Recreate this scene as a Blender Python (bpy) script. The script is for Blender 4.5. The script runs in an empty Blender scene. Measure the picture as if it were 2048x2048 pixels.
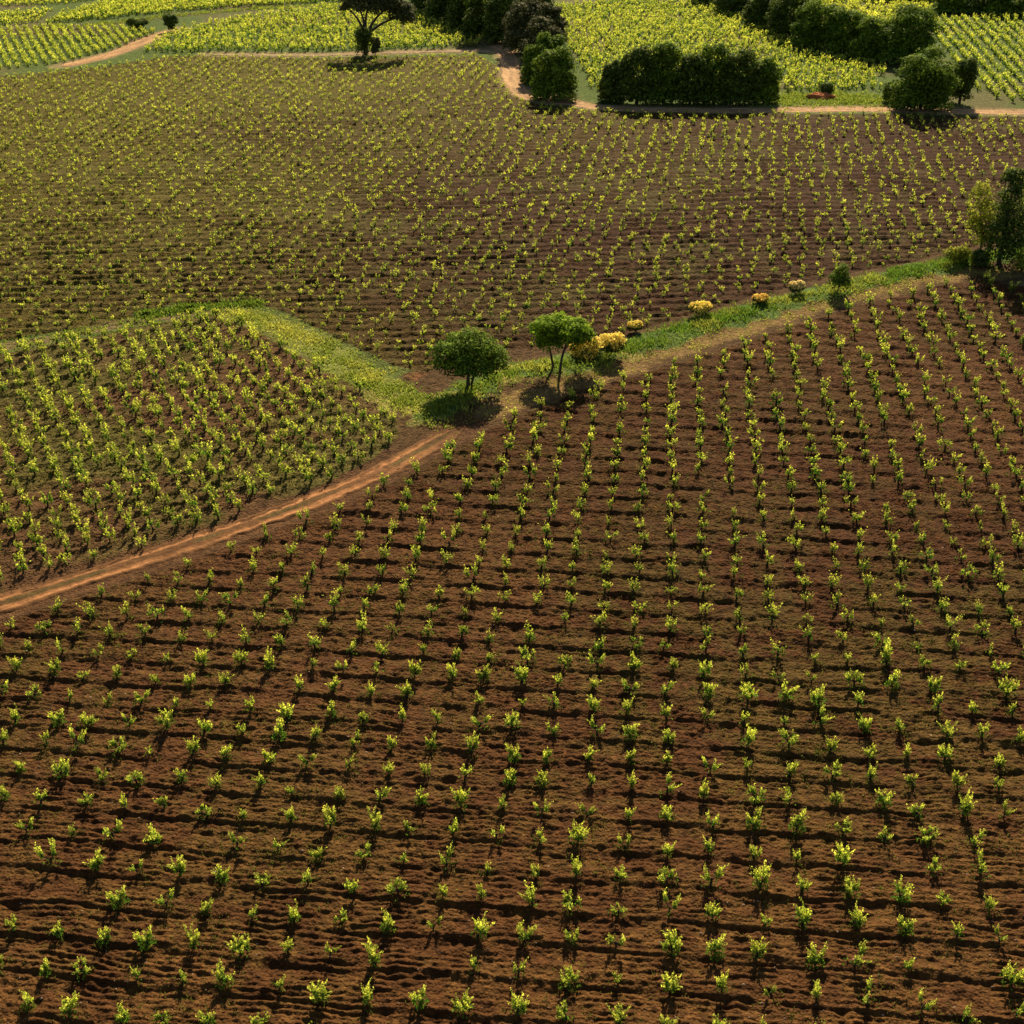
import bpy, math, random
import numpy as np
from mathutils import Vector

# ------------------------------------------------------------------ camera, sky, sun
H_CAM, PITCH, FPX = 43.85, math.radians(30.0), 2611.0
SUN_EL, SUN_AZ = math.radians(36.0), math.radians(9.0)      # azimuth: clockwise from straight ahead
scene = bpy.context.scene
col = scene.collection
cam_d = bpy.data.cameras.new("camera")
cam = bpy.data.objects.new("camera", cam_d)
col.objects.link(cam)
cam.location = (0, 0, H_CAM)
cam.rotation_euler = (math.pi / 2 - PITCH, 0, 0)
cam_d.sensor_width = 36.0
cam_d.lens = 36.0 * FPX / 2048.0
cam_d.clip_end = 6000.0
scene.camera = cam

world = bpy.data.worlds.new("World")
scene.world = world
world.use_nodes = True
wn = world.node_tree
sky = wn.nodes.new("ShaderNodeTexSky")
sky.sky_type = 'NISHITA'
sky.sun_disc = False
sky.sun_elevation = SUN_EL
sky.sun_rotation = SUN_AZ
wn.links.new(sky.outputs[0], wn.nodes["Background"].inputs[0])
wn.nodes["Background"].inputs[1].default_value = 0.05

sun_d = bpy.data.lights.new("sun", 'SUN')
sun_d.energy = 5.0
sun_d.angle = math.radians(0.5)
sun_d.color = (1.0, 0.865, 0.63)
sun = bpy.data.objects.new("sun", sun_d)
col.objects.link(sun)
sv = Vector((math.sin(SUN_AZ) * math.cos(SUN_EL), math.cos(SUN_AZ) * math.cos(SUN_EL), math.sin(SUN_EL)))
sun.rotation_euler = (-sv).to_track_quat('-Z', 'Y').to_euler()
sun.location = (20, 60, 80)

scene.view_settings.view_transform = 'Standard'
scene.view_settings.look = 'None'
scene.view_settings.exposure = 0.85
scene.view_settings.gamma = 1.0
scene.cycles.max_bounces = 5
scene.cycles.diffuse_bounces = 2
scene.cycles.transmission_bounces = 3
scene.cycles.transparent_max_bounces = 4

rng = np.random.default_rng(7)
random.seed(7)

# ------------------------------------------------------------------ helpers
def vnoise(x, y, scale, seed):
    r = np.random.default_rng(1000 + seed).random((256, 256))
    fx, fy = np.asarray(x) / scale + 37.3, np.asarray(y) / scale + 91.7
    ix, iy = np.floor(fx).astype(np.int64), np.floor(fy).astype(np.int64)
    tx, ty = fx - ix, fy - iy
    tx, ty = tx * tx * (3 - 2 * tx), ty * ty * (3 - 2 * ty)
    a = r[ix & 255, iy & 255]; b = r[(ix + 1) & 255, iy & 255]
    c = r[ix & 255, (iy + 1) & 255]; d = r[(ix + 1) & 255, (iy + 1) & 255]
    return (a + (b - a) * tx) * (1 - ty) + (c + (d - c) * tx) * ty      # 0..1

def ssmooth(a, b, v):
    t = np.clip((v - a) / (b - a), 0, 1)
    return t * t * (3 - 2 * t)

def G(x, y, z=0.0):
    """A survey point of the plan (taken off the photograph, 1932 units) to metres on the ground."""
    X, Y = x * 2048 / 1932, y * 2048 / 1932
    u, v = (X - 1024) / FPX, (Y - 1024) / FPX
    d = np.array([u, math.cos(PITCH) - v * math.sin(PITCH), -math.sin(PITCH) - v * math.cos(PITCH)])
    t = (z - H_CAM) / d[2]
    return np.array([d[0] * t, d[1] * t])

def PL(pts):
    return np.array([G(*p) for p in pts])

def smooth_line(p, step):
    p = np.asarray(p, float)
    q = np.vstack([2 * p[0] - p[1], p, 2 * p[-1] - p[-2]])
    out = []
    for i in range(1, len(q) - 2):
        n = max(2, int(np.linalg.norm(q[i + 1] - q[i]) / step))
        t = np.linspace(0, 1, n, endpoint=False)[:, None]
        out.append(0.5 * (2 * q[i] + (q[i + 1] - q[i - 1]) * t + (2 * q[i - 1] - 5 * q[i] + 4 * q[i + 1] - q[i + 2]) * t * t
                          + (3 * q[i] - q[i - 1] - 3 * q[i + 1] + q[i + 2]) * t ** 3))
    out.append(p[-1:])
    return np.vstack(out)

def inside(poly, x, y):
    res = np.zeros(np.shape(x), bool)
    n = len(poly)
    for i in range(n):
        x0, y0 = poly[i]; x1, y1 = poly[(i + 1) % n]
        if y0 == y1:
            continue
        c = ((y0 > y) != (y1 > y)) & (x < (x1 - x0) * (y - y0) / (y1 - y0) + x0)
        res ^= c
    return res

def dline(line, x, y, reach=7.0):
    """distance to a polyline, far points get a big number"""
    d = np.full(np.shape(x), 1e3)
    lo, hi = line.min(0) - reach, line.max(0) + reach
    m = (x > lo[0]) & (x < hi[0]) & (y > lo[1]) & (y < hi[1])
    if not m.any():
        return d
    px, py = x[m], y[m]
    best = np.full(px.shape, 1e3)
    for i in range(len(line) - 1):
        a, b = line[i], line[i + 1]
        ab = b - a
        t = np.clip(((px - a[0]) * ab[0] + (py - a[1]) * ab[1]) / max(ab @ ab, 1e-9), 0, 1)
        best = np.minimum(best, np.hypot(px - a[0] - ab[0] * t, py - a[1] - ab[1] * t))
    d[m] = best
    return d

def mesh_np(name, verts, faces, mats=None, mat_idx=None, colors=None, smooth=False):
    """verts (n,3); faces: int array (m,4) or (m,3)"""
    me = bpy.data.meshes.new(name)
    verts = np.ascontiguousarray(verts, np.float32)
    faces = np.ascontiguousarray(faces, np.int32)
    m, k = faces.shape
    me.vertices.add(len(verts)); me.vertices.foreach_set("co", verts.ravel())
    me.loops.add(m * k); me.loops.foreach_set("vertex_index", faces.ravel())
    me.polygons.add(m)
    me.polygons.foreach_set("loop_start", np.arange(0, m * k, k, dtype=np.int32))
    me.polygons.foreach_set("loop_total", np.full(m, k, np.int32))
    for mt in (mats or []):
        me.materials.append(mt)
    if mat_idx is not None:
        me.polygons.foreach_set("material_index", np.ascontiguousarray(mat_idx, np.int32))
    me.update(calc_edges=True)
    me.polygons.foreach_set("use_smooth", np.full(m, smooth, bool))
    if colors is not None:
        at = me.color_attributes.new("tint", 'FLOAT_COLOR', 'POINT')
        c = np.ones((len(verts), 4), np.float32)
        c[:, :3] = colors
        at.data.foreach_set("color", c.ravel())
    return me

def link(name, me, parent=None, loc=None):
    o = bpy.data.objects.new(name, me)
    col.objects.link(o)
    if parent is not None:
        o.parent = parent
    if loc is not None:
        o.location = loc
    return o

def tag(o, label=None, cat=None, group=None, kind=None):
    if label: o["label"] = label
    if cat: o["category"] = cat
    if group: o["group"] = group
    if kind: o["kind"] = kind
    return o

# ------------------------------------------------------------------ materials
def mat_new(name):
    m = bpy.data.materials.new(name)
    m.use_nodes = True
    nt = m.node_tree
    nt.nodes.clear()
    out = nt.nodes.new("ShaderNodeOutputMaterial")
    return m, nt, out

def leaf_mat(name, deep, bright, transl=0.45, transl_col=None, gloss=0.04, objrand=0.0):
    """tint.r: age of the leaf (0 deep, 1 young); in tree crowns the painted top light, tint.g: random"""
    m, nt, out = mat_new(name)
    N = nt.nodes; L = nt.links
    at = N.new("ShaderNodeAttribute"); at.attribute_name = "tint"
    sep = N.new("ShaderNodeSeparateColor"); L.new(at.outputs["Color"], sep.inputs[0])
    mix = N.new("ShaderNodeMix"); mix.data_type = 'RGBA'
    mix.inputs[6].default_value = (*deep, 1); mix.inputs[7].default_value = (*bright, 1)
    L.new(sep.outputs[0], mix.inputs[0])
    hsv = N.new("ShaderNodeHueSaturation")
    L.new(mix.outputs[2], hsv.inputs["Color"])
    mr = N.new("ShaderNodeMapRange"); mr.inputs[3].default_value = 0.62; mr.inputs[4].default_value = 1.38
    L.new(sep.outputs[1], mr.inputs[0])
    mh = N.new("ShaderNodeMapRange"); mh.inputs[3].default_value = 0.485; mh.inputs[4].default_value = 0.515
    L.new(sep.outputs[2], mh.inputs[0])
    L.new(mh.outputs[0], hsv.inputs["Hue"])
    if objrand:
        oi = N.new("ShaderNodeObjectInfo")
        mo = N.new("ShaderNodeMapRange"); mo.inputs[3].default_value = 1 - objrand; mo.inputs[4].default_value = 1 + objrand
        L.new(oi.outputs["Random"], mo.inputs[0])
        mu = N.new("ShaderNodeMath"); mu.operation = 'MULTIPLY'
        L.new(mr.outputs[0], mu.inputs[0]); L.new(mo.outputs[0], mu.inputs[1])
        L.new(mu.outputs[0], hsv.inputs["Value"])
    else:
        L.new(mr.outputs[0], hsv.inputs["Value"])
    dif = N.new("ShaderNodeBsdfPrincipled")
    dif.inputs["Roughness"].default_value = 0.75
    dif.inputs["Specular IOR Level"].default_value = gloss * 2.5
    L.new(hsv.outputs[0], dif.inputs["Base Color"])
    tr = N.new("ShaderNodeBsdfTranslucent")
    if transl_col:
        tm = N.new("ShaderNodeMix"); tm.data_type = 'RGBA'; tm.blend_type = 'MULTIPLY'; tm.inputs[0].default_value = 1
        L.new(hsv.outputs[0], tm.inputs[6]); tm.inputs[7].default_value = (*transl_col, 1)
        L.new(tm.outputs[2], tr.inputs[0])
    else:
        L.new(hsv.outputs[0], tr.inputs[0])
    ms = N.new("ShaderNodeMixShader"); ms.inputs[0].default_value = transl
    L.new(dif.outputs[0], ms.inputs[1]); L.new(tr.outputs[0], ms.inputs[2])
    L.new(ms.outputs[0], out.inputs[0])
    return m

def bark_mat(name, a, b):
    m, nt, out = mat_new(name)
    N = nt.nodes; L = nt.links
    tc = N.new("ShaderNodeTexCoord")
    nz = N.new("ShaderNodeTexNoise"); nz.inputs["Scale"].default_value = 9; nz.inputs["Detail"].default_value = 5
    L.new(tc.outputs["Object"], nz.inputs["Vector"])
    mix = N.new("ShaderNodeMix"); mix.data_type = 'RGBA'
    mix.inputs[6].default_value = (*a, 1); mix.inputs[7].default_value = (*b, 1)
    L.new(nz.outputs[0], mix.inputs[0])
    p = N.new("ShaderNodeBsdfPrincipled"); p.inputs["Roughness"].default_value = 0.9
    p.inputs["Specular IOR Level"].default_value = 0.2
    L.new(mix.outputs[2], p.inputs["Base Color"])
    bp = N.new("ShaderNodeBump"); bp.inputs["Strength"].default_value = 0.6; bp.inputs["Distance"].default_value = 0.02
    L.new(nz.outputs[0], bp.inputs["Height"]); L.new(bp.outputs[0], p.inputs["Normal"])
    L.new(p.outputs[0], out.inputs[0])
    return m

def earth_mat(name, lo=0.55, hi=1.5, clod=(14.0, 3.0), bump=0.5, dist=0.05):
    """colour of the place comes from the tint attribute, clods and grain from noise; a wide lo-hi range paints lit clods"""
    m, nt, out = mat_new(name)
    N = nt.nodes; L = nt.links
    at = N.new("ShaderNodeAttribute"); at.attribute_name = "tint"
    tc = N.new("ShaderNodeTexCoord")
    n1 = N.new("ShaderNodeTexNoise"); n1.inputs["Scale"].default_value = clod[1]; n1.inputs["Detail"].default_value = 6
    n1.inputs["Roughness"].default_value = 0.7
    L.new(tc.outputs["Object"], n1.inputs["Vector"])
    n2 = N.new("ShaderNodeTexVoronoi"); n2.inputs["Scale"].default_value = clod[0]
    L.new(tc.outputs["Object"], n2.inputs["Vector"])
    mr = N.new("ShaderNodeMapRange"); mr.inputs[1].default_value = 0.28; mr.inputs[2].default_value = 0.72
    mr.inputs[3].default_value = lo; mr.inputs[4].default_value = hi
    L.new(n1.outputs[0], mr.inputs[0])
    mv = N.new("ShaderNodeMapRange"); mv.inputs[1].default_value = 0.0; mv.inputs[2].default_value = 1.0
    mv.inputs[3].default_value = 0.75; mv.inputs[4].default_value = 1.25
    sepc = N.new("ShaderNodeSeparateColor"); L.new(n2.outputs["Color"], sepc.inputs[0])
    L.new(sepc.outputs[0], mv.inputs[0])
    mu = N.new("ShaderNodeMath"); mu.operation = 'MULTIPLY'
    L.new(mr.outputs[0], mu.inputs[0]); L.new(mv.outputs[0], mu.inputs[1])
    hsv = N.new("ShaderNodeHueSaturation")
    L.new(at.outputs["Color"], hsv.inputs["Color"]); L.new(mu.outputs[0], hsv.inputs["Value"])
    p = N.new("ShaderNodeBsdfPrincipled"); p.inputs["Roughness"].default_value = 0.95
    p.inputs["Specular IOR Level"].default_value = 0.08
    L.new(hsv.outputs[0], p.inputs["Base Color"])
    ad = N.new("ShaderNodeMath"); ad.operation = 'SUBTRACT'
    L.new(n1.outputs[0], ad.inputs[0])
    hm = N.new("ShaderNodeMath"); hm.operation = 'MULTIPLY'; hm.inputs[1].default_value = 0.6
    L.new(n2.outputs["Distance"], hm.inputs[0]); L.new(hm.outputs[0], ad.inputs[1])
    bp = N.new("ShaderNodeBump"); bp.inputs["Strength"].default_value = bump; bp.inputs["Distance"].default_value = dist
    L.new(ad.outputs[0], bp.inputs["Height"]); L.new(bp.outputs[0], p.inputs["Normal"])
    L.new(p.outputs[0], out.inputs[0])
    return m

M_SOIL = earth_mat("ploughed_soil", 0.38, 1.75, (7.0, 2.4), 1.0, 0.16)  # wide tone range paints clod highlights and dark gaps into the soil colour
M_TRACK = earth_mat("sandy_track", 0.7, 1.25, (7.0, 1.8), 0.5, 0.05)
M_HEAP = earth_mat("red_earth", 0.6, 1.4, (5.0, 1.6), 0.8, 0.1)
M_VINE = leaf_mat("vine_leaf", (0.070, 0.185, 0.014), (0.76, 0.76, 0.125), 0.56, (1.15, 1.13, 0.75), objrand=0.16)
M_VTRUNK = bark_mat("vine_bark", (0.018, 0.012, 0.009), (0.06, 0.042, 0.03))
M_GRASS = leaf_mat("grass_blade", (0.085, 0.185, 0.014), (0.48, 0.46, 0.070), 0.5)
M_WEED = leaf_mat("weed_leaf", (0.065, 0.105, 0.012), (0.27, 0.235, 0.045), 0.38)
M_BARK = bark_mat("tree_bark", (0.03, 0.022, 0.017), (0.10, 0.075, 0.055))
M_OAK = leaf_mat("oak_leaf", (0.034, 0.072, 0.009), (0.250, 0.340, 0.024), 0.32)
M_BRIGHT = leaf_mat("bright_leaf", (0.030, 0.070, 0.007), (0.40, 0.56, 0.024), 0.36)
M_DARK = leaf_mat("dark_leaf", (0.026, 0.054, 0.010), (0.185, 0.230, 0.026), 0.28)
M_PINE = leaf_mat("pine_needles", (0.026, 0.040, 0.012), (0.185, 0.165, 0.048), 0.15)
M_LIME = leaf_mat("lime_leaf", (0.08, 0.13, 0.012), (0.55, 0.52, 0.045), 0.45)
M_BROOM = leaf_mat("broom_leaf", (0.030, 0.055, 0.012), (0.11, 0.14, 0.02), 0.25)
M_FLOWER_ORANGE = leaf_mat("orange_broom_flower", (0.92, 0.58, 0.08), (0.95, 0.72, 0.17), 0.58)
M_FLOWER_STRAW = leaf_mat("straw_broom_flower", (0.84, 0.64, 0.20), (0.94, 0.80, 0.36), 0.55)
M_FLOWER = leaf_mat("broom_flower", (0.95, 0.70, 0.09), (0.96, 0.83, 0.22), 0.6)

# ------------------------------------------------------------------ plan of the place
P_NEAR = PL([(-420, 1330), (-200, 1240), (0, 1176), (150, 1126), (300, 1078), (480, 1014), (620, 962), (740, 907), (850, 842), (960, 792), (1080, 745), (1150, 722),
             (1300, 678), (1450, 630), (1600, 583), (1750, 543), (1850, 528), (1932, 540), (2300, 500), (2700, 1000), (2700, 2400), (-420, 2400)])
P_LEFT = PL([(-400, 1185), (0, 1116), (150, 1068), (300, 1021), (480, 962), (620, 909), (705, 864), (752, 824), (750, 794), (700, 743), (600, 690), (520, 648), (455, 604),
             (400, 594), (250, 618), (0, 668), (-400, 725)])
P_MID = PL([(-420, 710), (0, 642), (200, 610), (330, 586), (470, 568), (540, 590), (640, 640), (740, 688), (800, 702), (900, 668), (1000, 655), (1180, 628), (1300, 592),
            (1440, 556), (1560, 522), (1700, 500), (1780, 476), (1932, 440), (2300, 380), (2300, 224), (1932, 219), (1650, 214), (1480, 213), (1130, 208), (1000, 196),
            (955, 170), (935, 125), (900, 104), (620, 110), (470, 108), (330, 106), (180, 130), (0, 148), (-420, 195)])
P_TRELLIS = PL([(-300, 85), (0, 54), (90, 50), (250, 52), (300, 62), (225, 90), (130, 118), (0, 135), (-300, 165)])
P_FARBRIGHT = PL([(80, 46), (180, 12), (220, 0), (300, -28), (640, -40), (650, 3), (500, 12), (330, 24), (200, 38)])
P_FARLEFT = PL([(-300, 50), (0, 14), (120, 10), (170, 4), (210, -22), (-100, -30), (-300, -20)])
P_FARLEFT2 = PL([(-300, 72), (0, 26), (100, 22), (70, 44), (0, 48), (-300, 80)])
P_CENTRE = PL([(265, 98), (345, 58), (480, 32), (650, 14), (790, 22), (870, 45), (930, 72), (895, 90), (620, 98), (330, 100)])
P_EAST = PL([(1045, 60), (1050, 12), (1200, -2), (1330, 5), (1410, 38), (1480, 72), (1580, 98), (1670, 118), (1660, 168), (1560, 172), (1480, 172), (1300, 178), (1120, 176), (1090, 120)])
P_SLIT = PL([(1480, 34), (1500, -4), (1760, -2), (1770, 24), (1640, 62), (1560, 66)])
P_ROWS = PL([(1745, 36), (1932, 31), (2250, 30), (2250, 205), (1932, 202), (1880, 186), (1820, 158)])

T_NEAR = smooth_line(PL([(-420, 1268), (-200, 1198), (0, 1138), (150, 1090), (300, 1042), (480, 982), (600, 940), (700, 898), (780, 856), (838, 822), (880, 796)]), 0.4)
T_HEDGE = smooth_line(PL([(905, 60), (935, 80), (955, 100), (962, 120), (966, 145), (978, 172), (1010, 188), (1075, 192), (1140, 200), (1300, 203), (1480, 204), (1650, 204), (1840, 208), (1932, 210), (2300, 216)]), 0.6)
T_FIELD = smooth_line(PL([(400, 104), (560, 104), (620, 103), (760, 98), (900, 95), (950, 100)]), 0.6)
T_FAR = smooth_line(PL([(120, 126), (180, 111), (230, 95), (275, 76), (305, 66), (338, 56)]), 0.6)
V_LANE = smooth_line(PL([(815, 780), (890, 735), (980, 702), (1060, 692), (1150, 672), (1260, 634), (1400, 594), (1560, 556), (1700, 520), (1800, 500), (1932, 478), (2300, 430)]), 0.8)
V_DRY = smooth_line(PL([(840, 815), (900, 782), (1000, 745), (1130, 706), (1300, 656), (1440, 613), (1600, 566), (1750, 528), (1850, 512), (1932, 515), (2300, 470)]), 0.8)
V_BAND = smooth_line(PL([(440, 588), (530, 618), (640, 678), (740, 738), (820, 782)]), 0.8)
V_DARKG = smooth_line(PL([(265, 596), (340, 586), (420, 577), (480, 574)]), 0.8)
V_LEFTEDGE = smooth_line(PL([(-420, 718), (0, 655), (150, 626), (265, 604), (420, 588)]), 0.8)
V_HEDGEG = smooth_line(PL([(1470, 190), (1560, 182), (1660, 190)]), 0.8)
V_FARLANE = smooth_line(PL([(70, 50), (200, 46), (330, 31), (500, 17), (650, 8)]), 0.8)

def frame_uv(ang_row, ang_col, org):
    r = np.array([math.cos(ang_row), math.sin(ang_row)])        # along the row
    c = np.array([math.sin(ang_col), math.cos(ang_col)])        # from row to row
    return np.linalg.inv(np.array([r, c]).T), r, c, np.array(org)

A63 = math.radians(6.3)
F_NEAR = frame_uv(-A63, A63, G(1350.9, 1856.6 + 18))
F_LEFT = frame_uv(math.radians(27), math.radians(-27), G(200, 1000))
F_MID = frame_uv(math.radians(4), math.radians(10.1), G(1400, 420))

def height(x, y, fine=True):
    """height of the ground and how its furrows lie"""
    x = np.asarray(x, float); y = np.asarray(y, float)
    D = np.hypot(x, y)
    z = (vnoise(x, y, 38.0, 1) - 0.5) * 1.0 * ssmooth(110, 160, y) + (vnoise(x, y, 17.0, 2) - 0.5) * 0.25
    if not fine:
        return z
    lane = np.minimum(dline(V_LANE, x, y), np.minimum(dline(V_DRY, x, y), dline(V_BAND, x, y)))
    tr = np.minimum(dline(T_NEAR, x, y), np.minimum(dline(T_HEDGE, x, y), np.minimum(dline(T_FIELD, x, y), dline(T_FAR, x, y))))
    calm = ssmooth(0.8, 2.6, np.minimum(lane, tr - 0.4))
    inn = inside(P_NEAR, x, y); inl = inside(P_LEFT, x, y); inm = inside(P_MID, x, y)
    f = np.zeros_like(z)
    wob = (vnoise(x, y, 3.1, 3) - 0.5)
    for msk, F, per, amp, stretch, rough in ((inn, F_NEAR, 1.95, 0.130, 1.0, 1.0), (inl, F_LEFT, 1.65, 0.11, 1.2, 0.9), (inm, F_MID, 1.6, 0.17, 5.0, 0.75)):
        if not msk.any():
            continue
        xx, yy = x[msk], y[msk]
        inv, r, c, o = F
        v = inv[1, 0] * (xx - o[0]) + inv[1, 1] * (yy - o[1])
        w = wob[msk]
        w3 = vnoise(xx, yy, 0.8, 13) - 0.5
        ph = (v + w * 0.36 + w3 * 0.16 + 0.10) / per
        fr = ph - np.floor(ph)                     # 0 at the vine row, grows away from the camera
        # steep face towards the camera, long slope away
        ridge = np.where(fr > 0.86, (fr - 0.86) / 0.14, 1 - fr / 0.86)
        ridge = ridge * ridge * (3 - 2 * ridge)
        a2 = 0.62 + 0.8 * vnoise(xx, yy, 5.5, 4)
        ph2 = (v + w * 0.22 + w3 * 0.12) / (per / 6.0) + 1.2 * vnoise(xx, yy, 6.0, 5)
        f2 = ph2 - np.floor(ph2)
        small = np.where(f2 > 0.76, (f2 - 0.76) / 0.24, 1 - f2 / 0.76)
        uu = inv[0, 0] * (xx - o[0]) + inv[0, 1] * (yy - o[1])
        st = (vnoise(uu / stretch, v * 4.6 / stretch ** .3, 1.5, 14) - 0.5) * 1.5 + (vnoise(uu / stretch, v * 3.6 / stretch ** .3, 0.62, 15) - 0.5) * 1.1
        f[msk] = amp * a2 * ridge + amp * 0.60 * small * (0.2 + 1.5 * vnoise(xx, yy, 1.5, 6)) + amp * 0.66 * rough * st - amp * 0.4
    near = ssmooth(190, 120, y)
    cl = (vnoise(x, y, 0.42, 7) - 0.5) * 0.13 + (vnoise(x, y, 0.2, 8) - 0.5) * 0.10 + (vnoise(x, y, 1.1, 9) - 0.5) * 0.08
    z = z + f * calm + cl * near * (0.3 + 0.7 * calm)
    z = z - 0.07 * ssmooth(1.9, 1.2, tr)
    # bank on which the lane runs
    z = z + 0.25 * ssmooth(3.2, 0.4, dline(V_LANE, x, y))
    return z

def hz(x, y):
    return float(height(np.array([x]), np.array([y]), True)[0])

# ------------------------------------------------------------------ ground
def build_ground():
    ys = [22.0]
    while ys[-1] < 340:
        Y = ys[-1]
        ys.append(Y + 0.05 + 0.10 * max(0, (Y - 35) / 65) ** 1.1 + 0.35 * max(0, (Y - 130) / 100) ** 1.2)
    for s in (365, 400, 450, 520, 620, 800, 1100, 1600, 2400, 3600):
        ys.append(s)
    ys = np.array(ys)
    nu = 760
    u = np.linspace(-1.32, 1.32, nu)
    hw = (ys * math.cos(PITCH) + H_CAM * math.sin(PITCH)) * 1024 / FPX
    hw[ys > 345] *= 1 + (ys[ys > 345] - 345) / 500
    X = u[None, :] * hw[:, None]
    Yg = np.repeat(ys[:, None], nu, 1)
    x, y = X.ravel(), Yg.ravel()
    z = np.zeros_like(x)
    m = y < 345
    z[m] = height(x[m], y[m])
    # ---- colour of the earth and of what covers it
    n1 = vnoise(x, y, 9.0, 21); n2 = vnoise(x, y, 2.4, 22); n3 = vnoise(x, y, 28.0, 23); n4 = vnoise(x, y, 0.7, 24)
    def mixc(c, new, w):
        return c * (1 - w[:, None]) + np.array(new)[None, :] * w[:, None]
    c = np.tile(np.array([[0.120, 0.098, 0.034]]), (len(x), 1))
    c = mixc(c, (0.075, 0.105, 0.016), ssmooth(0.1, 0.5, n1))
    inn = inside(P_NEAR, x, y); inl = inside(P_LEFT, x, y); inm = inside(P_MID, x, y)
    w = inn.astype(float); c = mixc(c, (0.061, 0.0235, 0.0072), w)
    c = mixc(c, (0.070, 0.053, 0.010), w * ssmooth(0.36, 0.66, 0.35 * n2 + 0.2 * n1 + 0.45 * n4) * (0.25 + 0.65 * ssmooth(80, 40, y)))
    c = mixc(c, (0.092, 0.039, 0.0125), w * ssmooth(0.5, 0.8, n3) * 0.6)
    c = mixc(c, (0.098, 0.043, 0.0120), w * ssmooth(66, 36, y + 10 * (n3 - 0.5)) * (0.25 + 0.75 * ssmooth(0.3, 0.7, 0.5 * n2 + 0.5 * n4)))  # soil paler towards the near edge, crumb highlights painted into its colour
    w = inl.astype(float); c = mixc(c, (0.092, 0.046, 0.017), w)
    c = mixc(c, (0.088, 0.070, 0.015), w * ssmooth(0.30, 0.66, 0.5 * n2 + 0.5 * n1))
    w = inm.astype(float); c = mixc(c, (0.049, 0.0205, 0.0068), w)
    px = x / (y * math.cos(PITCH) + H_CAM * math.sin(PITCH)) * FPX / 1024       # how far left of the middle the mid plot lies
    gr = ssmooth(0.25, -0.9, px + 0.9 * (n3 - 0.5)) * (0.55 + 0.45 * ssmooth(120, 190, y)) + 0.55 * ssmooth(175, 215, y)
    c = mixc(c, (0.108, 0.086, 0.0135), w * np.clip(gr * (0.7 + 0.6 * n2), 0, 0.92))
    c = mixc(c, (0.085, 0.070, 0.017), w * ssmooth(0.45, 0.8, 0.4 * n2 + 0.3 * n1 + 0.3 * n4) * 0.5)
    c = mixc(c, (0.074, 0.035, 0.013), ssmooth(6.5, 4.5, dline(T_NEAR, x, y)) * (~inn & ~inl))
    c = mixc(c, (0.075, 0.040, 0.014), ssmooth(7.0, 5.5, dline(V_LANE, x, y)) * (~inn & ~inl & ~inm))
    dl, dd, db = dline(V_LANE, x, y), dline(V_DRY, x, y), dline(V_BAND, x, y)
    jag = (n2 - 0.5) * 1.7 + (n4 - 0.5) * 1.1
    c = mixc(c, (0.200, 0.120, 0.040), ssmooth(1.7, 0.5, dd + jag) * 0.85)
    c = mixc(c, (0.165, 0.175, 0.034), ssmooth(2.2, 1.3, db + jag))
    c = mixc(c, (0.240, 0.190, 0.050), ssmooth(2.4, 1.4, db + jag) * ssmooth(0.5, 0.7, n1))
    c = mixc(c, (0.075, 0.115, 0.020), ssmooth(2.0, 1.1, dl + jag))
    c = mixc(c, (0.250, 0.215, 0.045), ssmooth(2.5, 1.6, dl + jag) * ssmooth(0.55, 0.75, n2) * ssmooth(115, 105, y))
    c = mixc(c, (0.070, 0.090, 0.024), ssmooth(1.0, 0.5, dline(V_DARKG, x, y) + 0.4 * jag))
    c = mixc(c, (0.150, 0.105, 0.045), ssmooth(1.3, 0.7, dline(V_LEFTEDGE, x, y) + 0.4 * jag))
    c = mixc(c, (0.100, 0.130, 0.028), ssmooth(6.0, 4.6, dline(V_HEDGEG, x, y) + jag))
    c = mixc(c, (0.095, 0.070, 0.040), ssmooth(2.0, 1.2, dline(V_FARLANE, x, y) + 0.4 * jag))
    ra = G(783, 708)
    c = mixc(c, (0.15, 0.065, 0.023), ssmooth(0.95, 0.5, np.hypot((x - ra[0]) / 1.3, y - ra[1]) + 0.5 * jag))
    for t in (T_HEDGE, T_FIELD, T_FAR):
        c = mixc(c, (0.27, 0.185, 0.085), ssmooth(2.9, 1.7, dline(t, x, y) + 0.6 * jag) * 0.7)
    c = mixc(c, (0.090, 0.042, 0.016), ssmooth(2.0, 1.1, dline(T_NEAR, x, y) + 0.5 * jag))
    idx = np.arange(len(ys) * nu).reshape(len(ys), nu)
    f = np.stack([idx[:-1, :-1], idx[:-1, 1:], idx[1:, 1:], idx[1:, :-1]], -1).reshape(-1, 4)
    me = mesh_np("ground", np.stack([x, y, z], 1), f, [M_SOIL], None, c, True)
    tag(link("ground", me), kind="structure")
    return len(x)
build_ground()

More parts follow.
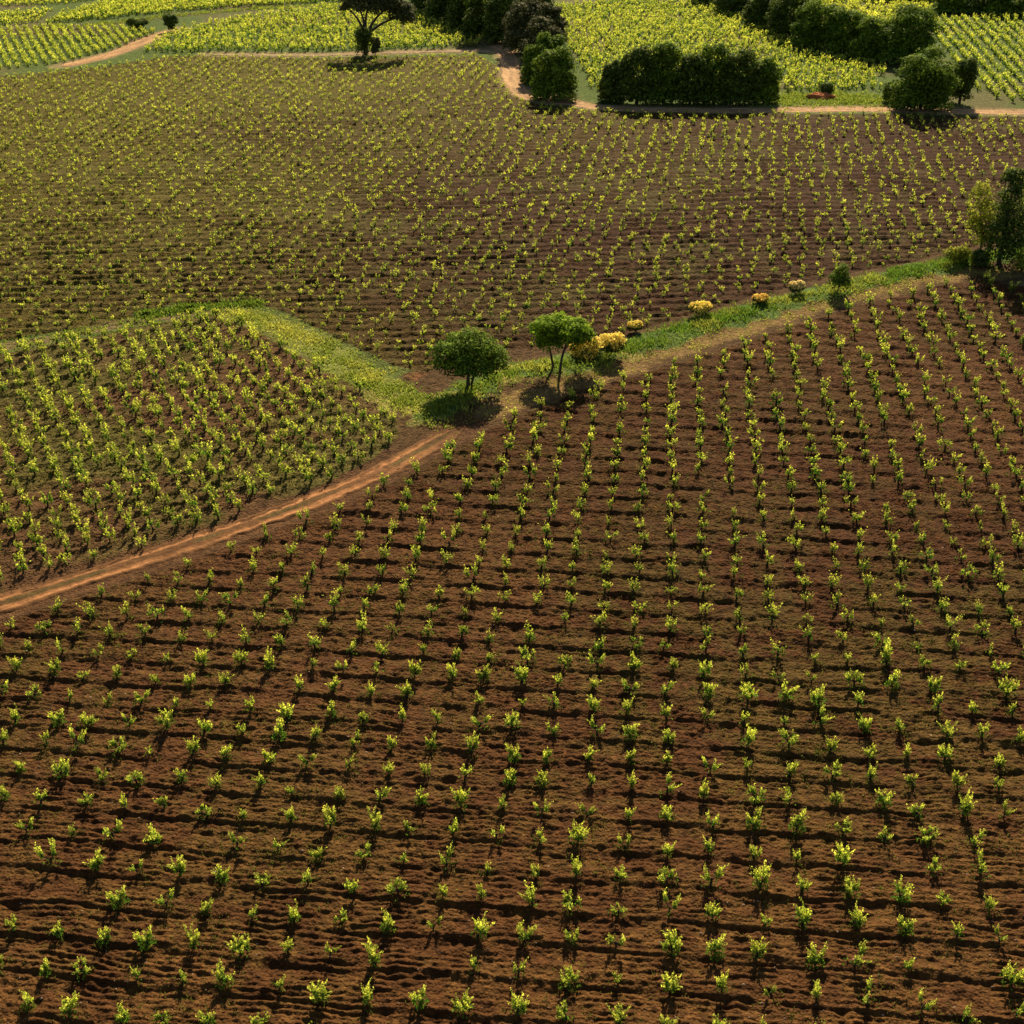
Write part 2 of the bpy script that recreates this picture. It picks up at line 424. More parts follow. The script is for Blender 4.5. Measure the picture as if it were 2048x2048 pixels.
def build_track(name, line, hw, colour, mid, ruts=True, seed=0):
    line = smooth_line(line[::3], 0.16)
    d = np.gradient(line, axis=0); d /= np.linalg.norm(d, axis=1)[:, None]
    nrm = np.stack([-d[:, 1], d[:, 0]], 1)
    s = np.linspace(-1, 1, 25)
    along = np.concatenate([[0], np.cumsum(np.linalg.norm(np.diff(line, axis=0), axis=1))])
    w = hw * (0.92 + 0.25 * (vnoise(along, along * 0 + seed, 2.3, 31) - 0.5) + 0.2 * (vnoise(along, along * 0 + seed, 0.7, 32) - 0.5))
    end = np.minimum(1, np.minimum(along + 0.5, along[-1] - along + 0.3) / 2.5)
    w = w * (0.25 + 0.75 * end) * (1 + 0.22 * (vnoise(along, along * 0 + seed, 0.35, 39) - 0.5))
    p = line[:, None, :] + nrm[:, None, :] * (s[None, :] * w[:, None])[..., None]
    x, y = p[..., 0].ravel(), p[..., 1].ravel()
    ss = np.tile(s, len(line)); aa = np.repeat(along, len(s))
    n = vnoise(x, y, 0.5, 33 + seed); nb = vnoise(aa * 0.25, ss * 5, 1.0, 34 + seed)
    rut = np.exp(-((np.abs(ss + 0.05 * (vnoise(aa, aa * 0, 4.0, 37) - 0.5)) - 0.52) / 0.16) ** 2)
    rut2 = np.exp(-((np.abs(ss - 0.12) - 0.40) / 0.07) ** 2)
    z = height(x, y, False) + 0.012 - 0.05 * rut - 0.03 * rut2 + (n - 0.5) * 0.07 + (vnoise(x, y, 0.22, 40) - 0.5) * 0.04 + 0.035 * (1 - np.abs(ss)) * (nb - 0.2)
    z = z - 0.10 * ssmooth(0.86, 1.0, np.abs(ss))
    c = np.tile(np.array([colour]), (len(x), 1))
    k = (np.exp(-(ss / 0.24) ** 2) * ssmooth(0.25, 0.6, vnoise(x, y, 1.6, 35 + seed)) * (0.85 if ruts else 0.4))[:, None]
    c = c * (1 - k) + np.array([mid]) * k
    if ruts:
        fade = np.repeat(ssmooth(0.2, 9.0, along[-1] - along), len(s))
        kr = (np.clip(rut * 1.0 + rut2 * .6, 0, 1) * (0.25 + 0.75 * ssmooth(0.2, 0.6, 0.5 * nb + 0.5 * vnoise(x, y, 0.8, 38))) * (0.2 + 0.8 * fade))[:, None]
        c = c * (1 - 0.3 * (1 - fade))[:, None]
        c = c * (1 - kr) + np.array([[0.34, 0.150, 0.056]]) * kr
    c = c * (0.70 + 0.6 * nb)[:, None]
    idx = np.arange(len(line) * len(s)).reshape(len(line), len(s))
    f = np.stack([idx[:-1, :-1], idx[:-1, 1:], idx[1:, 1:], idx[1:, :-1]], -1).reshape(-1, 4)[:, ::-1]
    return tag(link(name, mesh_np(name, np.stack([x, y, z], 1), f, [M_TRACK], None, c, True)), kind="structure")
build_track("dirt_track", T_NEAR, 1.15, (0.135, 0.062, 0.023), (0.090, 0.066, 0.019), True, 1)
build_track("dirt_road", T_HEDGE, 1.75, (0.42, 0.245, 0.115), (0.28, 0.19, 0.08), False, 2)
build_track("field_path", T_FIELD, 1.1, (0.34, 0.23, 0.12), (0.22, 0.17, 0.07), False, 3)
build_track("farm_track", T_FAR, 1.7, (0.40, 0.22, 0.095), (0.30, 0.19, 0.08), False, 4)

# ------------------------------------------------------------------ leaf geometry
def leaf_quads(c, n, size, aspect=0.75, tipfold=0.18, axis=None):
    """kite shaped leaves; c centres (k,3), n normals (k,3), size (k,)"""
    k = len(c)
    n = n / np.maximum(np.linalg.norm(n, axis=1), 1e-6)[:, None]
    a = rng.normal(size=(k, 3))
    if axis is not None:
        a = a * 0.35 + axis
    a -= n * (a * n).sum(1)[:, None]
    a /= np.maximum(np.linalg.norm(a, axis=1), 1e-6)[:, None]
    b = np.cross(n, a)
    s = size[:, None] * 0.5
    fold = n * s * tipfold
    v = np.stack([c - a * s + fold, c - b * s * aspect, c + a * s + fold, c + b * s * aspect], 1).reshape(-1, 3)
    f = np.arange(4 * k).reshape(k, 4)
    return v, f

def tube(path, radii, seg=6):
    path = np.asarray(path, float); radii = np.asarray(radii, float)
    d = np.gradient(path, axis=0)
    d /= np.maximum(np.linalg.norm(d, axis=1), 1e-6)[:, None]
    ref = np.array([0.31, 0.95, 0.05])
    a = np.cross(d, ref); a /= np.maximum(np.linalg.norm(a, axis=1), 1e-6)[:, None]
    b = np.cross(d, a)
    t = np.linspace(0, 2 * np.pi, seg, endpoint=False)
    v = path[:, None, :] + radii[:, None, None] * (np.cos(t)[None, :, None] * a[:, None, :] + np.sin(t)[None, :, None] * b[:, None, :])
    idx = np.arange(len(path) * seg).reshape(len(path), seg)
    nx = np.roll(idx, -1, 1)
    f = np.stack([idx[:-1], nx[:-1], nx[1:], idx[1:]], -1).reshape(-1, 4)
    return v.reshape(-1, 3), f

def join(parts):
    vs, fs, off = [], [], 0
    for v, f in parts:
        vs.append(v); fs.append(f + off); off += len(v)
    return np.vstack(vs), np.vstack(fs)

# ------------------------------------------------------------------ vines
def vine_shape(kind, rs):
    """returns trunk (v,f) and the leaves: centres, normals, sizes, age"""
    k = dict(arms=4, shoots=3, ln=0.42, spread=0.45, up=1.0, leaf=0.125, trunk=0.22, skirt=0)
    k.update(kind)
    k['spread'] *= 1.06; k['leaf'] *= 1.08; k['shoots'] += 1; k['ln'] *= 1.1; k['skirt'] = int(k['skirt'] * 1.3) + 14; k['thick'] = rs.uniform(0.7, 1.5)
    parts = []
    lean = rs.normal(0, 0.05, 2)
    th = k['trunk'] * rs.uniform(0.85, 1.15)
    head = np.array([lean[0], lean[1], th])
    parts.append(tube([(0, 0, -0.12), (lean[0] * .2 + .01, lean[1] * .2, th * .4), head * 0.97 + np.array([.015, 0, 0]), head + np.array([0, 0, .05])],
                      list(np.array([0.062, 0.05, 0.058, 0.02]) * k['thick']), 6))
    C, Nn, S, Tone, Ax = [], [], [], [], []
    a0 = rs.uniform(0, 6.28)
    for i in range(k['arms']):
        an = a0 + i * 6.283 / k['arms'] + rs.normal(0, 0.35)
        out = np.array([math.cos(an), math.sin(an), 0])
        e = head + out * k['spread'] * rs.uniform(0.2, 0.5) + np.array([0, 0, rs.uniform(0.0, 0.16)])
        parts.append(tube([head - np.array([0, 0, .04]), (head + e) / 2 + np.array([0, 0, -.02]), e], [0.034, 0.026, 0.016], 5))
        for j in range(k['shoots']):
            ln = k['ln'] * rs.uniform(0.6, 1.3)
            d = out * rs.uniform(0.05, 0.7) * k['spread'] * 1.35 + np.array([rs.normal(0, .25), rs.normal(0, .25), k['up'] * rs.uniform(0.75, 1.15)])
            d /= np.linalg.norm(d)
            bend = np.array([rs.normal(0, .12), rs.normal(0, .12), -0.05])
            nl = max(5, int(ln / 0.036))
            for q in range(nl):
                t = (q + rs.uniform(0, 1)) / nl
                p = e + d * ln * t + bend * t * t * ln
                side = rs.normal(size=3); side -= d * (side @ d); side /= np.linalg.norm(side)
                r = k['leaf'] * (1.05 - 0.5 * t) * rs.uniform(0.7, 1.25)
                C.append(p + side * r * 0.5); S.append(r * 1.3)
                Nn.append(side * 0.8 + np.array([0, 0.25, 0.5]) + rs.normal(0, 0.5, 3)); Ax.append(side * (1 - t) + d * (0.35 + 1.3 * t))
                Tone.append(np.clip(0.10 + 0.9 * t * (p[2] / 0.72) + rs.normal(0, 0.14), 0, 1))
    for q in range(k['skirt']):
        an = rs.uniform(0, 6.28); r = k['spread'] * math.sqrt(rs.uniform(0, 1)) * 0.8
        C.append(np.array([math.cos(an) * r, math.sin(an) * r, rs.uniform(0.04, th + .1)])); S.append(0.13)
        Nn.append(rs.normal(0, 0.6, 3) + np.array([0, 0, .6])); Tone.append(0.06); Ax.append(np.array([rs.normal(0, .4), rs.normal(0, .4), 1.0]))
    return join(parts), np.array(C), np.array(Nn), np.array(S), np.array(Tone), np.array(Ax)

KINDS = [
    (dict(arms=4, shoots=4, ln=0.46, spread=0.42, skirt=10), "upright leafy vine with a full fan of yellow green shoots"),
    (dict(arms=3, shoots=3, ln=0.40, spread=0.34), "small vine with a short tuft of yellow green shoots"),
    (dict(arms=2, shoots=4, ln=0.50, spread=0.62), "two armed vine with shoots forking apart like a letter V"),
    (dict(arms=5, shoots=4, ln=0.44, spread=0.58, skirt=26), "broad bushy vine with green shoots spreading to all sides"),
    (dict(arms=3, shoots=2, ln=0.42, spread=0.40, leaf=0.11), "thin sparse vine with only a few short shoots"),
    (dict(arms=4, shoots=3, ln=0.62, spread=0.36, up=1.25, skirt=12), "tall narrow vine with long shoots standing straight up"),
    (dict(arms=5, shoots=3, ln=0.36, spread=0.66, up=0.7, skirt=16), "low wide vine with a flat spreading head of leaves"),
    (dict(arms=3, shoots=4, ln=0.52, spread=0.46, skirt=60), "leafy vine with dark green weeds thick round its foot"),
]
def leaf_cols(age, grp=1):
    n = len(age)
    return np.repeat(np.stack([age, rng.random(n), rng.random(n)], 1), 4, 0)

PROTO = []
for vi, (kd, lab) in enumerate(KINDS):
    for rep in range(4):
        rs = np.random.default_rng(50 + vi * 5 + rep)
        (tv, tf), C, Nn, S, Tone, Ax = vine_shape(kd, rs)
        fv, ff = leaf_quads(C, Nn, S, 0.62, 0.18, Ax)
        tme = mesh_np("vine_trunk", tv, tf, [M_VTRUNK], None, None, True)
        fme = mesh_np("vine_foliage", fv, ff, [M_VINE], None, leaf_cols(Tone))
        PROTO.append(dict(trunk=tme, foliage=fme, lab=lab, C=C, N=Nn, S=S, A=Tone, X=Ax, kind=vi))

def lattice(F, poly, su, sv, jit, drop, rs):
    inv, r, c, o = F
    lo, hi = poly.min(0), poly.max(0)
    cor = np.array([[lo[0], lo[1]], [lo[0], hi[1]], [hi[0], lo[1]], [hi[0], hi[1]]]) - o
    ab = (inv @ cor.T).T
    i0, j0 = np.floor(ab.min(0) / (su, sv)).astype(int); i1, j1 = np.ceil(ab.max(0) / (su, sv)).astype(int)
    I, J = np.meshgrid(np.arange(i0, i1 + 1), np.arange(j0, j1 + 1))
    a, b = I.ravel() * su, J.ravel() * sv
    p = o[None] + a[:, None] * r[None] + b[:, None] * c[None]
    p = p + rs.normal(0, jit, p.shape)
    p = p[inside(poly, p[:, 0], p[:, 1])]
    # gaps come in stretches, not evenly
    g = vnoise(p[:, 0], p[:, 1], 4.0, 61)
    return p[rs.random(len(p)) > drop * (0.4 + 1.6 * g)]

def in_view(p, marg=1.0):
    z = p[:, 1] * math.cos(PITCH) + H_CAM * math.sin(PITCH)
    u = p[:, 0] / z * FPX / 1024
    v = (p[:, 1] * math.sin(PITCH) - H_CAM * math.cos(PITCH)) / z * FPX / 1024
    return u, v, (np.abs(u) < marg) & (v > -marg)

rs = np.random.default_rng(11)
near = lattice(F_NEAR, P_NEAR, 2.0, 1.95, 0.12, 0.035, rs)
u_, v_, vis = in_view(near, 1.012)
zz = near[:, 1] * math.cos(PITCH) + H_CAM * math.sin(PITCH)
order = np.argsort(np.where(vis, zz, 1e9))
singles, rest_near = near[order[:300]], near[order[300:]]
un, vn, _ = in_view(rest_near)
rest_near = rest_near[(np.abs(un) < 1.3) & (vn > -1.35)]

GROUP = "bush vines in the ploughed rows of the nearest field"
sh = height(singles[:, 0], singles[:, 1])
for i, (x, y) in enumerate(singles):
    pr = PROTO[rs.integers(len(PROTO))]
    root = bpy.data.objects.new("grapevine", None)
    col.objects.link(root)
    root.empty_display_size = 0.3
    s = rs.uniform(0.62, 1.08)
    root.location = (x, y, sh[i])
    root.rotation_euler = (0, 0, rs.uniform(0, 6.28))
    root.scale = (s, s, s * rs.uniform(1.0, 1.28))
    tag(root, pr['lab'], "vine", GROUP)
    link("trunk", pr['trunk'], root)
    link("foliage", pr['foliage'], root)

# every other vine: one mass
MV, MF, MM, MC, OFF = [], [], [], [], 0
def mass(P, n_leaf, leaf_scale, size, tall, age_shift, rs, kinds=None, trunk=True):
    global OFF
    if not len(P):
        return
    hgt = height(P[:, 0], P[:, 1])
    for i in range(len(P)):
        pr = PROTO[rs.integers(len(PROTO))] if kinds is None else PROTO[kinds[rs.integers(len(kinds))]]
        k = len(pr['C'])
        sel = rs.choice(k, min(n_leaf, k), replace=False)
        s = size * rs.uniform(0.72, 1.2); an = rs.uniform(0, 6.28)
        ca, sa = math.cos(an), math.sin(an)
        R = np.array([[ca, -sa, 0], [sa, ca, 0], [0, 0, tall]])
        C = (pr['C'][sel] * s) @ R.T + np.array([P[i, 0], P[i, 1], hgt[i]])
        v, f = leaf_quads(C, pr['N'][sel], pr['S'][sel] * s * leaf_scale, 0.62, 0.18, pr['X'][sel])
        MV.append(v); MF.append(f + OFF); OFF += len(v); MM.append(np.zeros(len(f), int))
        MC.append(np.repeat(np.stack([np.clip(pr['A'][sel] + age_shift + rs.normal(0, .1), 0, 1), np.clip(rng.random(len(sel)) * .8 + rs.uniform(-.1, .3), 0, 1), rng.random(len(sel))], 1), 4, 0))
        if trunk:
            h = 0.27 * s * tall
            v, f = tube([(P[i, 0], P[i, 1], hgt[i] - .1), (P[i, 0] + rs.normal(0, .04), P[i, 1], hgt[i] + h)], [0.07 * s, 0.06 * s], 4)
            MV.append(v); MF.append(f + OFF); OFF += len(v); MM.append(np.ones(len(f), int)); MC.append(np.full((len(v), 3), .5))

d0 = rest_near[:, 1] < 80
mass(rest_near[d0], 120, 1.12, 0.90, 1.12, 0.0, rs)
mass(rest_near[~d0], 90, 1.3, 0.97, 1.12, 0.0, rs)
left = lattice(F_LEFT, P_LEFT, 1.42, 1.6, 0.12, 0.04, rs)
mass(left, 110, 1.3, 1.04, 1.22, 0.05, rs)
mid = lattice(F_MID, P_MID, 1.62, 1.55, 0.25, 0.08, rs)
um, vm, _ = in_view(mid)
mid = mid[(np.abs(um) < 1.3)]
m0 = mid[:, 1] < 140
mass(mid[m0], 46, 1.45, 0.75, 1.0, 0.10, rs)
mass(mid[~m0], 30, 1.8, 0.78, 0.95, 0.18, rs)
def far_field(poly, ar, ac, su, sv, jit, n_leaf, ls, size, tall, age):
    p = lattice(frame_uv(math.radians(ar), math.radians(ac), poly.mean(0)), poly, su, sv, jit, 0.04, rs)
    u, v, _ = in_view(p)
    p = p[np.abs(u) < 1.3]
    mass(p, n_leaf, ls, size, tall, age, rs)
far_field(P_TRELLIS, 23 + 90, -23 + 90, 0.8, 1.5, 0.07, 30, 1.85, 1.05, 1.0, 0.10)
far_field(P_FARBRIGHT, 10, 10, 1.0, 1.25, 0.15, 30, 2.2, 1.25, 1.0, 0.1)
far_field(P_FARLEFT, 10, 20, 1.2, 1.6, 0.12, 22, 2.6, 1.2, 0.9, 0.22)
far_field(P_FARLEFT2, 30, -40, 1.0, 1.8, 0.1, 22, 2.6, 1.15, 0.9, 0.25)
far_field(P_CENTRE, 8, -12, 1.2, 1.35, 0.22, 38, 1.85, 1.2, 1.15, 0.06)
far_field(P_EAST, -6, 14, 1.2, 1.35, 0.24, 38, 1.8, 1.18, 1.15, 0.06)
far_field(P_SLIT, 0, 0, 1.3, 1.4, 0.2, 22, 2.7, 1.2, 0.9, 0.25)
far_field(P_ROWS, -8, 8, 1.9, 1.1, 0.1, 36, 1.85, 1.15, 1.1, 0.05)
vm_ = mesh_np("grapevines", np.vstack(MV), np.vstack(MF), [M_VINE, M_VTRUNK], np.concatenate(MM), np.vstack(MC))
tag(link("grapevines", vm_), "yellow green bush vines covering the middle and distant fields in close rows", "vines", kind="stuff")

# ------------------------------------------------------------------ grass and weeds
def blades(P, hgt_lo, hgt_hi, width, per, spread, age, rs, lift=0.0):
    n = len(P) * per
    base = np.repeat(P, per, 0) + rs.normal(0, spread, (n, 2))
    z = height(base[:, 0], base[:, 1]) + lift
    h = rs.uniform(hgt_lo, hgt_hi, n) * (0.55 + 0.9 * vnoise(base[:, 0], base[:, 1], 1.6, 76))
    an = rs.uniform(0, 6.28, n)
    lean = rs.normal(0, 0.4, (n, 2)) * h[:, None]
    w = width * rs.uniform(0.6, 1.4, n)
    dx, dy = np.cos(an) * w / 2, np.sin(an) * w / 2
    b = np.stack([base[:, 0], base[:, 1], z - 0.03], 1)
    t = b + np.stack([lean[:, 0], lean[:, 1], h], 1)
    e = np.stack([dx, dy, dx * 0], 1)
    mid = (b + t) / 2 + e * 0.3 - np.stack([lean[:, 0], lean[:, 1], h * 0], 1) * 0.15
    v = np.stack([b - e, b + e, mid + e * 0.9, t], 1)
    v = v.reshape(-1, 3)
    f = np.arange(4 * n).reshape(n, 4)
    a = np.clip(np.repeat(age, per) + rs.normal(0, .12, n), 0, 1)
    c = np.repeat(np.stack([a, rs.random(n), rs.random(n)], 1), 4, 0)
    return v, f, c

def scatter_line(line, hw, n, rs):
    i = rs.integers(0, len(line), n)
    p = line[i] + rs.normal(0, hw * 0.6, (n, 2))
    return p[rs.random(n) < 0.25 + 0.9 * ssmooth(0.25, 0.6, vnoise(p[:, 0], p[:, 1], 1.1, 75))]

gp, gf, gc, go = [], [], [], 0
def add_grass(v, f, c):
    global go
    gp.append(v); gf.append(f + go); gc.append(c); go += len(v)
rs = np.random.default_rng(21)
lane = V_LANE[V_LANE[:, 1] < 400]
P = scatter_line(lane, 1.35, 4600, rs); un, _, _ = in_view(P); P = P[np.abs(un) < 1.25]
ag = 0.12 + 0.45 * ssmooth(0.5, 0.75, vnoise(P[:, 0], P[:, 1], 3.0, 71)) + 0.18 * ssmooth(108, 98, P[:, 1])
add_grass(*blades(P, 0.12, 0.42, 0.08, 6, 0.24, ag, rs))
P = scatter_line(V_BAND, 1.75, 2300, rs)
add_grass(*blades(P, 0.10, 0.28, 0.09, 5, 0.25, 0.45 + 0.5 * ssmooth(0.45, 0.7, vnoise(P[:, 0], P[:, 1], 2.5, 72)), rs))
P = scatter_line(V_DRY, 1.1, 1500, rs); un, _, _ = in_view(P); P = P[np.abs(un) < 1.25]
add_grass(*blades(P, 0.06, 0.2, 0.06, 5, 0.25, np.full(len(P), 0.9), rs))
P = scatter_line(V_DARKG, 0.65, 420, rs)
add_grass(*blades(P, 0.15, 0.45, 0.1, 6, 0.25, np.full(len(P), 0.22), rs))
P = scatter_line(V_LEFTEDGE, 0.9, 500, rs)
add_grass(*blades(P, 0.1, 0.4, 0.1, 5, 0.25, np.full(len(P), 0.35), rs))
P = scatter_line(V_HEDGEG, 4.0, 1500, rs)
add_grass(*blades(P, 0.15, 0.45, 0.15, 5, 0.3, np.full(len(P), 0.4), rs))
P = scatter_line(V_FARLANE, 1.6, 900, rs)
add_grass(*blades(P, 0.15, 0.5, 0.18, 4, 0.3, np.full(len(P), 0.4), rs))
link_g = tag(link("grass", mesh_np("grass", np.vstack(gp), np.vstack(gf), [M_GRASS], None, np.vstack(gc))),
             "rough green and straw coloured grass on the verges between the fields", "grass", kind="stuff")

gp, gf, gc, go = [], [], [], 0
def rand_poly(poly, n, rs, ymax=1e9):
    lo, hi = poly.min(0), np.minimum(poly.max(0), ymax)
    p = rs.uniform(lo, hi, (n, 2))
    p = p[inside(poly, p[:, 0], p[:, 1])]
    u, _, _ = in_view(p)
    return p[np.abs(u) < 1.15]
P = rand_poly(P_NEAR, 42000, rs)
k = 0.5 * vnoise(P[:, 0], P[:, 1], 2.4, 22) + 0.3 * vnoise(P[:, 0], P[:, 1], 9.0, 21) + 0.2 * rs.random(len(P))
P = P[(k > 0.51) & (rs.random(len(P)) < 0.25 + 0.75 * ssmooth(85, 45, P[:, 1]))]
add_grass(*blades(P, 0.04, 0.17, 0.045, 7, 0.13, np.clip(0.25 + 0.6 * rs.random(len(P)), 0, 1), rs))
P = rand_poly(P_MID, 46000, rs)
gr = ssmooth(0.2, -1.0, in_view(P)[0]) + 0.1
P = P[rs.random(len(P)) < gr]
add_grass(*blades(P, 0.06, 0.24, 0.11, 4, 0.3, np.clip(0.35 + 0.65 * rs.random(len(P)), 0, 1), rs))
P = rand_poly(P_LEFT, 5000, rs)
P = P[vnoise(P[:, 0], P[:, 1], 2.4, 22) > 0.45]
add_grass(*blades(P, 0.05, 0.2, 0.06, 5, 0.2, np.clip(0.3 + 0.6 * rs.random(len(P)), 0, 1), rs))
P = near[rs.random(len(near)) < 0.6]; P = P[(np.abs(in_view(P)[0]) < 1.15)]
P = np.repeat(P, 3, 0) + rs.normal(0, 0.2, (len(P) * 3, 2))
add_grass(*blades(P, 0.08, 0.3, 0.05, 6, 0.1, np.clip(0.1 + 0.4 * rs.random(len(P)), 0, 1), rs))
tag(link("weeds", mesh_np("weeds", np.vstack(gp), np.vstack(gf), [M_WEED], None, np.vstack(gc))),
    "thin weeds and dry stalks scattered over the ploughed soil", "weeds", kind="stuff")

# ------------------------------------------------------------------ trees and shrubs
def crown_mesh(name, lobes, leaf, dens, mat, seed, clump=0.34, gaps=0.0, lit_top=0.75, mats2=None, flower=0.0):
    """lobes: (x,y,z,rx,ry,rz). Leaves sit in clumps spread over and inside each lobe."""
    r = np.random.default_rng(seed)
    C, Nn, Tone, Sz = [], [], [], []
    for (cx, cy, cz, rx, ry, rz) in lobes:
        ctr, rad = np.array([cx, cy, cz]), np.array([rx, ry, rz])
        rm = (rx * ry * rz) ** (1 / 3)
        nc = max(10, int(11 / clump ** 2 * 0.55))
        d = r.normal(size=(nc, 3)); d /= np.linalg.norm(d, axis=1)[:, None]
        d[:, 2] = np.where(d[:, 2] < -0.55, -d[:, 2], d[:, 2])
        shell = r.uniform(0.72, 1.02, nc)
        inner = r.random(nc) < 0.22
        shell[inner] = r.uniform(0.25, 0.7, inner.sum())
        cc = ctr + d * rad * shell[:, None] * (1 - clump * 0.55)
        for q in range(nc):
            if r.random() < gaps:
                continue
            cr = clump * rm * r.uniform(0.6, 1.25)
            k = max(8, int(1.7 * dens * (cr / leaf) ** 2))
            e = r.normal(size=(k, 3)); e /= np.linalg.norm(e, axis=1)[:, None]
            e[:, 2] = np.where((e[:, 2] < 0) & (r.random(k) < 0.5), -e[:, 2], e[:, 2])
            p = cc[q] + e * cr * r.uniform(0.55, 1.1, k)[:, None] * np.array([1.08, 1.08, 0.85])
            C.append(p); Nn.append(e * 0.9 + np.array([0, 0, 0.35]) + d[q] * 0.3 + r.normal(0, 0.4, (k, 3)))
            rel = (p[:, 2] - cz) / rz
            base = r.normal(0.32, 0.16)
            Tone.append(np.clip(base + lit_top * 0.35 * e[:, 2] + 0.22 * rel + r.normal(0, 0.1, k), 0, 1))  # sunlit tops painted in: leaves paler towards clump and lobe tops
            Sz.append(leaf * r.uniform(0.65, 1.35, k))
    C, Nn, Tone, Sz = np.vstack(C), np.vstack(Nn), np.concatenate(Tone), np.concatenate(Sz)
    keep = C[:, 2] > 0.03
    C, Nn, Tone, Sz = C[keep], Nn[keep], Tone[keep], Sz[keep]
    v, f = leaf_quads(C, Nn, Sz)
    n = len(C)
    cols = np.repeat(np.stack([Tone, r.random(n), r.random(n)], 1), 4, 0)
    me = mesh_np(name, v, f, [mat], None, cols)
    return me

def trunk_mesh(name, paths, mat=None):
    """paths: list of (points, radii)"""
    parts = []
    for pts, rad in paths:
        pts = smooth_line(np.array(pts, float), 0.35) if len(pts) > 2 else np.array(pts, float)
        rr = np.interp(np.linspace(0, 1, len(pts)), np.linspace(0, 1, len(rad)), rad)
        parts.append(tube(pts, rr, 8))
    v, f = join(parts)
    return mesh_np(name, v, f, [mat or M_BARK], None, None, True)

def place(name, px, label, cat, group=None, dz=0.0):
    x, y = px if isinstance(px, np.ndarray) else G(*px)
    o = bpy.data.objects.new(name, None)
    col.objects.link(o)
    o.location = (x, y, hz(x, y) + dz)
    return tag(o, label, cat, group)

def limbs(base, top, r0, lobes, seed):
    """a trunk plus limbs that reach into the lobes"""
    r = np.random.default_rng(seed)
    base, top = np.array(base, float), np.array(top, float)
    out = [([base - [0, 0, .2], (base * .6 + top * .4) + r.normal(0, .06, 3), top], [r0 * 1.25, r0 * .9, r0 * .7])]
    for l in lobes:
        e = np.array(l[:3], float)
        for k in range(2):
            e2 = e + r.normal(0, 0.33, 3) * np.array(l[3:6])
            out.append(([top - [0, 0, .1], (top + e2) / 2 + r.normal(0, .12, 3) - [0, 0, .05], e2], [r0 * .6, r0 * .35, r0 * .12]))
    return out

# -- the two low trees on the verge
t = place("round_tree", (884, 733), "dense dark green tree with a low round crown on the verge at the bend", "tree")
lb = [(-1.45, -0.2, 2.55, 1.7, 1.8, 1.5), (0.2, 0.3, 3.1, 2.1, 2.0, 1.5), (1.55, -0.3, 2.6, 1.6, 1.7, 1.5), (0.2, -1.2, 2.2, 1.9, 1.3, 1.2), (-0.5, 1.2, 2.9, 1.7, 1.3, 1.2), (2.45, 0.1, 2.2, 0.9, 1.1, 1.1), (-1.0, -0.8, 1.9, 1.3, 1.2, .9), (1.3, -0.9, 1.8, 1.3, 1.2, .9)]
link("crown", crown_mesh("round_crown", lb, 0.2, 3.2, M_OAK, 101, 0.3), t)
link("trunk", trunk_mesh("round_trunk", limbs((0, 0, 0), (0.05, 0, 1.3), 0.17, lb, 5) + limbs((0.1, -0.05, 0), (0.5, 0, 1.5), 0.1, lb[2:3], 6)), t)

t = place("umbrella_tree", (1058, 708), "bright green flat topped tree on two thin stems beside the yellow bushes", "tree")
lb = [(-1.15, 0.9, 3.3, 1.5, 1.5, 1.3), (-0.2, 0.9, 3.8, 1.6, 1.6, 0.9), (1.0, 0.2, 3.6, 1.6, 1.6, 1.0), (-1.0, 0.6, 2.5, 1.2, 1.15, 1.1), (1.7, 0.1, 3.3, 1.1, 1.2, 0.8), (.9, -.3, 3.0, 1.3, 1.0, .7)]
link("crown", crown_mesh("umbrella_crown", lb, 0.19, 5.0, M_BRIGHT, 102, 0.25), t)
link("trunk", trunk_mesh("umbrella_stem", [([(-0.1, 0, -.2), (0.05, 0, 1.3), (0.35, 0.1, 2.4), (0.7, 0.2, 3.5)], [.12, .1, .09, .05]), ([(0.2, 0.05, 1.9), (1.1, .2, 3.3)], [.05, .03])]), t)
link("trunk", trunk_mesh("umbrella_stem_rear", [([(-0.55, 1.0, -.2), (-0.75, 1.0, 1.0), (-1.0, 0.9, 2.2), (-1.1, .9, 3.2)], [.13, .1, .08, .05])]), t)

# -- flowering bushes
def broom(px, w, h, label, seed, lobes=None, leaf=0.15, bloom=None):
    t = place("flowering_bush", px, label, "bush", "yellow flowering bushes along the verge")
    lb = lobes or [(-w * .18, 0, h * .45, w * .34, w * .36, h * .42), (w * .2, .05, h * .5, w * .32, w * .34, h * .42), (0, -w * .12, h * .4, w * .36, w * .32, h * .38)]
    link("foliage", crown_mesh("broom_foliage", lb, leaf, 3.0, M_BROOM, seed, 0.34), t)
    fl = [(a, b - .04, c + d[2] * .46 + .08, d[0] * 1.06, d[1] * 1.06, d[2] * .70) for a, b, c, *d in lb]
    link("blossom", crown_mesh("broom_blossom", fl, leaf * .95, 3.6, bloom or M_FLOWER, seed + 1, 0.24), t)
    return t
broom((1103, 701), 2.7, 3.0, "largest yellow flowering bush with a dark green foot beside the flat topped tree", 111)
broom((1152, 678), 2.4, 2.1, "yellow flowering bush just behind the largest yellow bush", 113)
broom((1197, 628), 1.35, 0.95, "small low yellow bush by itself at the edge of the vines near the grass", 115)
broom((1320, 600), 2.1, 1.3, "wide golden bush on the middle stretch of the grassy verge", 117)
broom((1433, 578), 1.5, 0.85, "low orange tinted yellow bush just left of the pale straw coloured bush", 119, bloom=M_FLOWER_ORANGE)
t = broom((1501, 560), 1.5, 1.3, "straw coloured yellow bush beside the small dark green shrub", 121, bloom=M_FLOWER_STRAW)

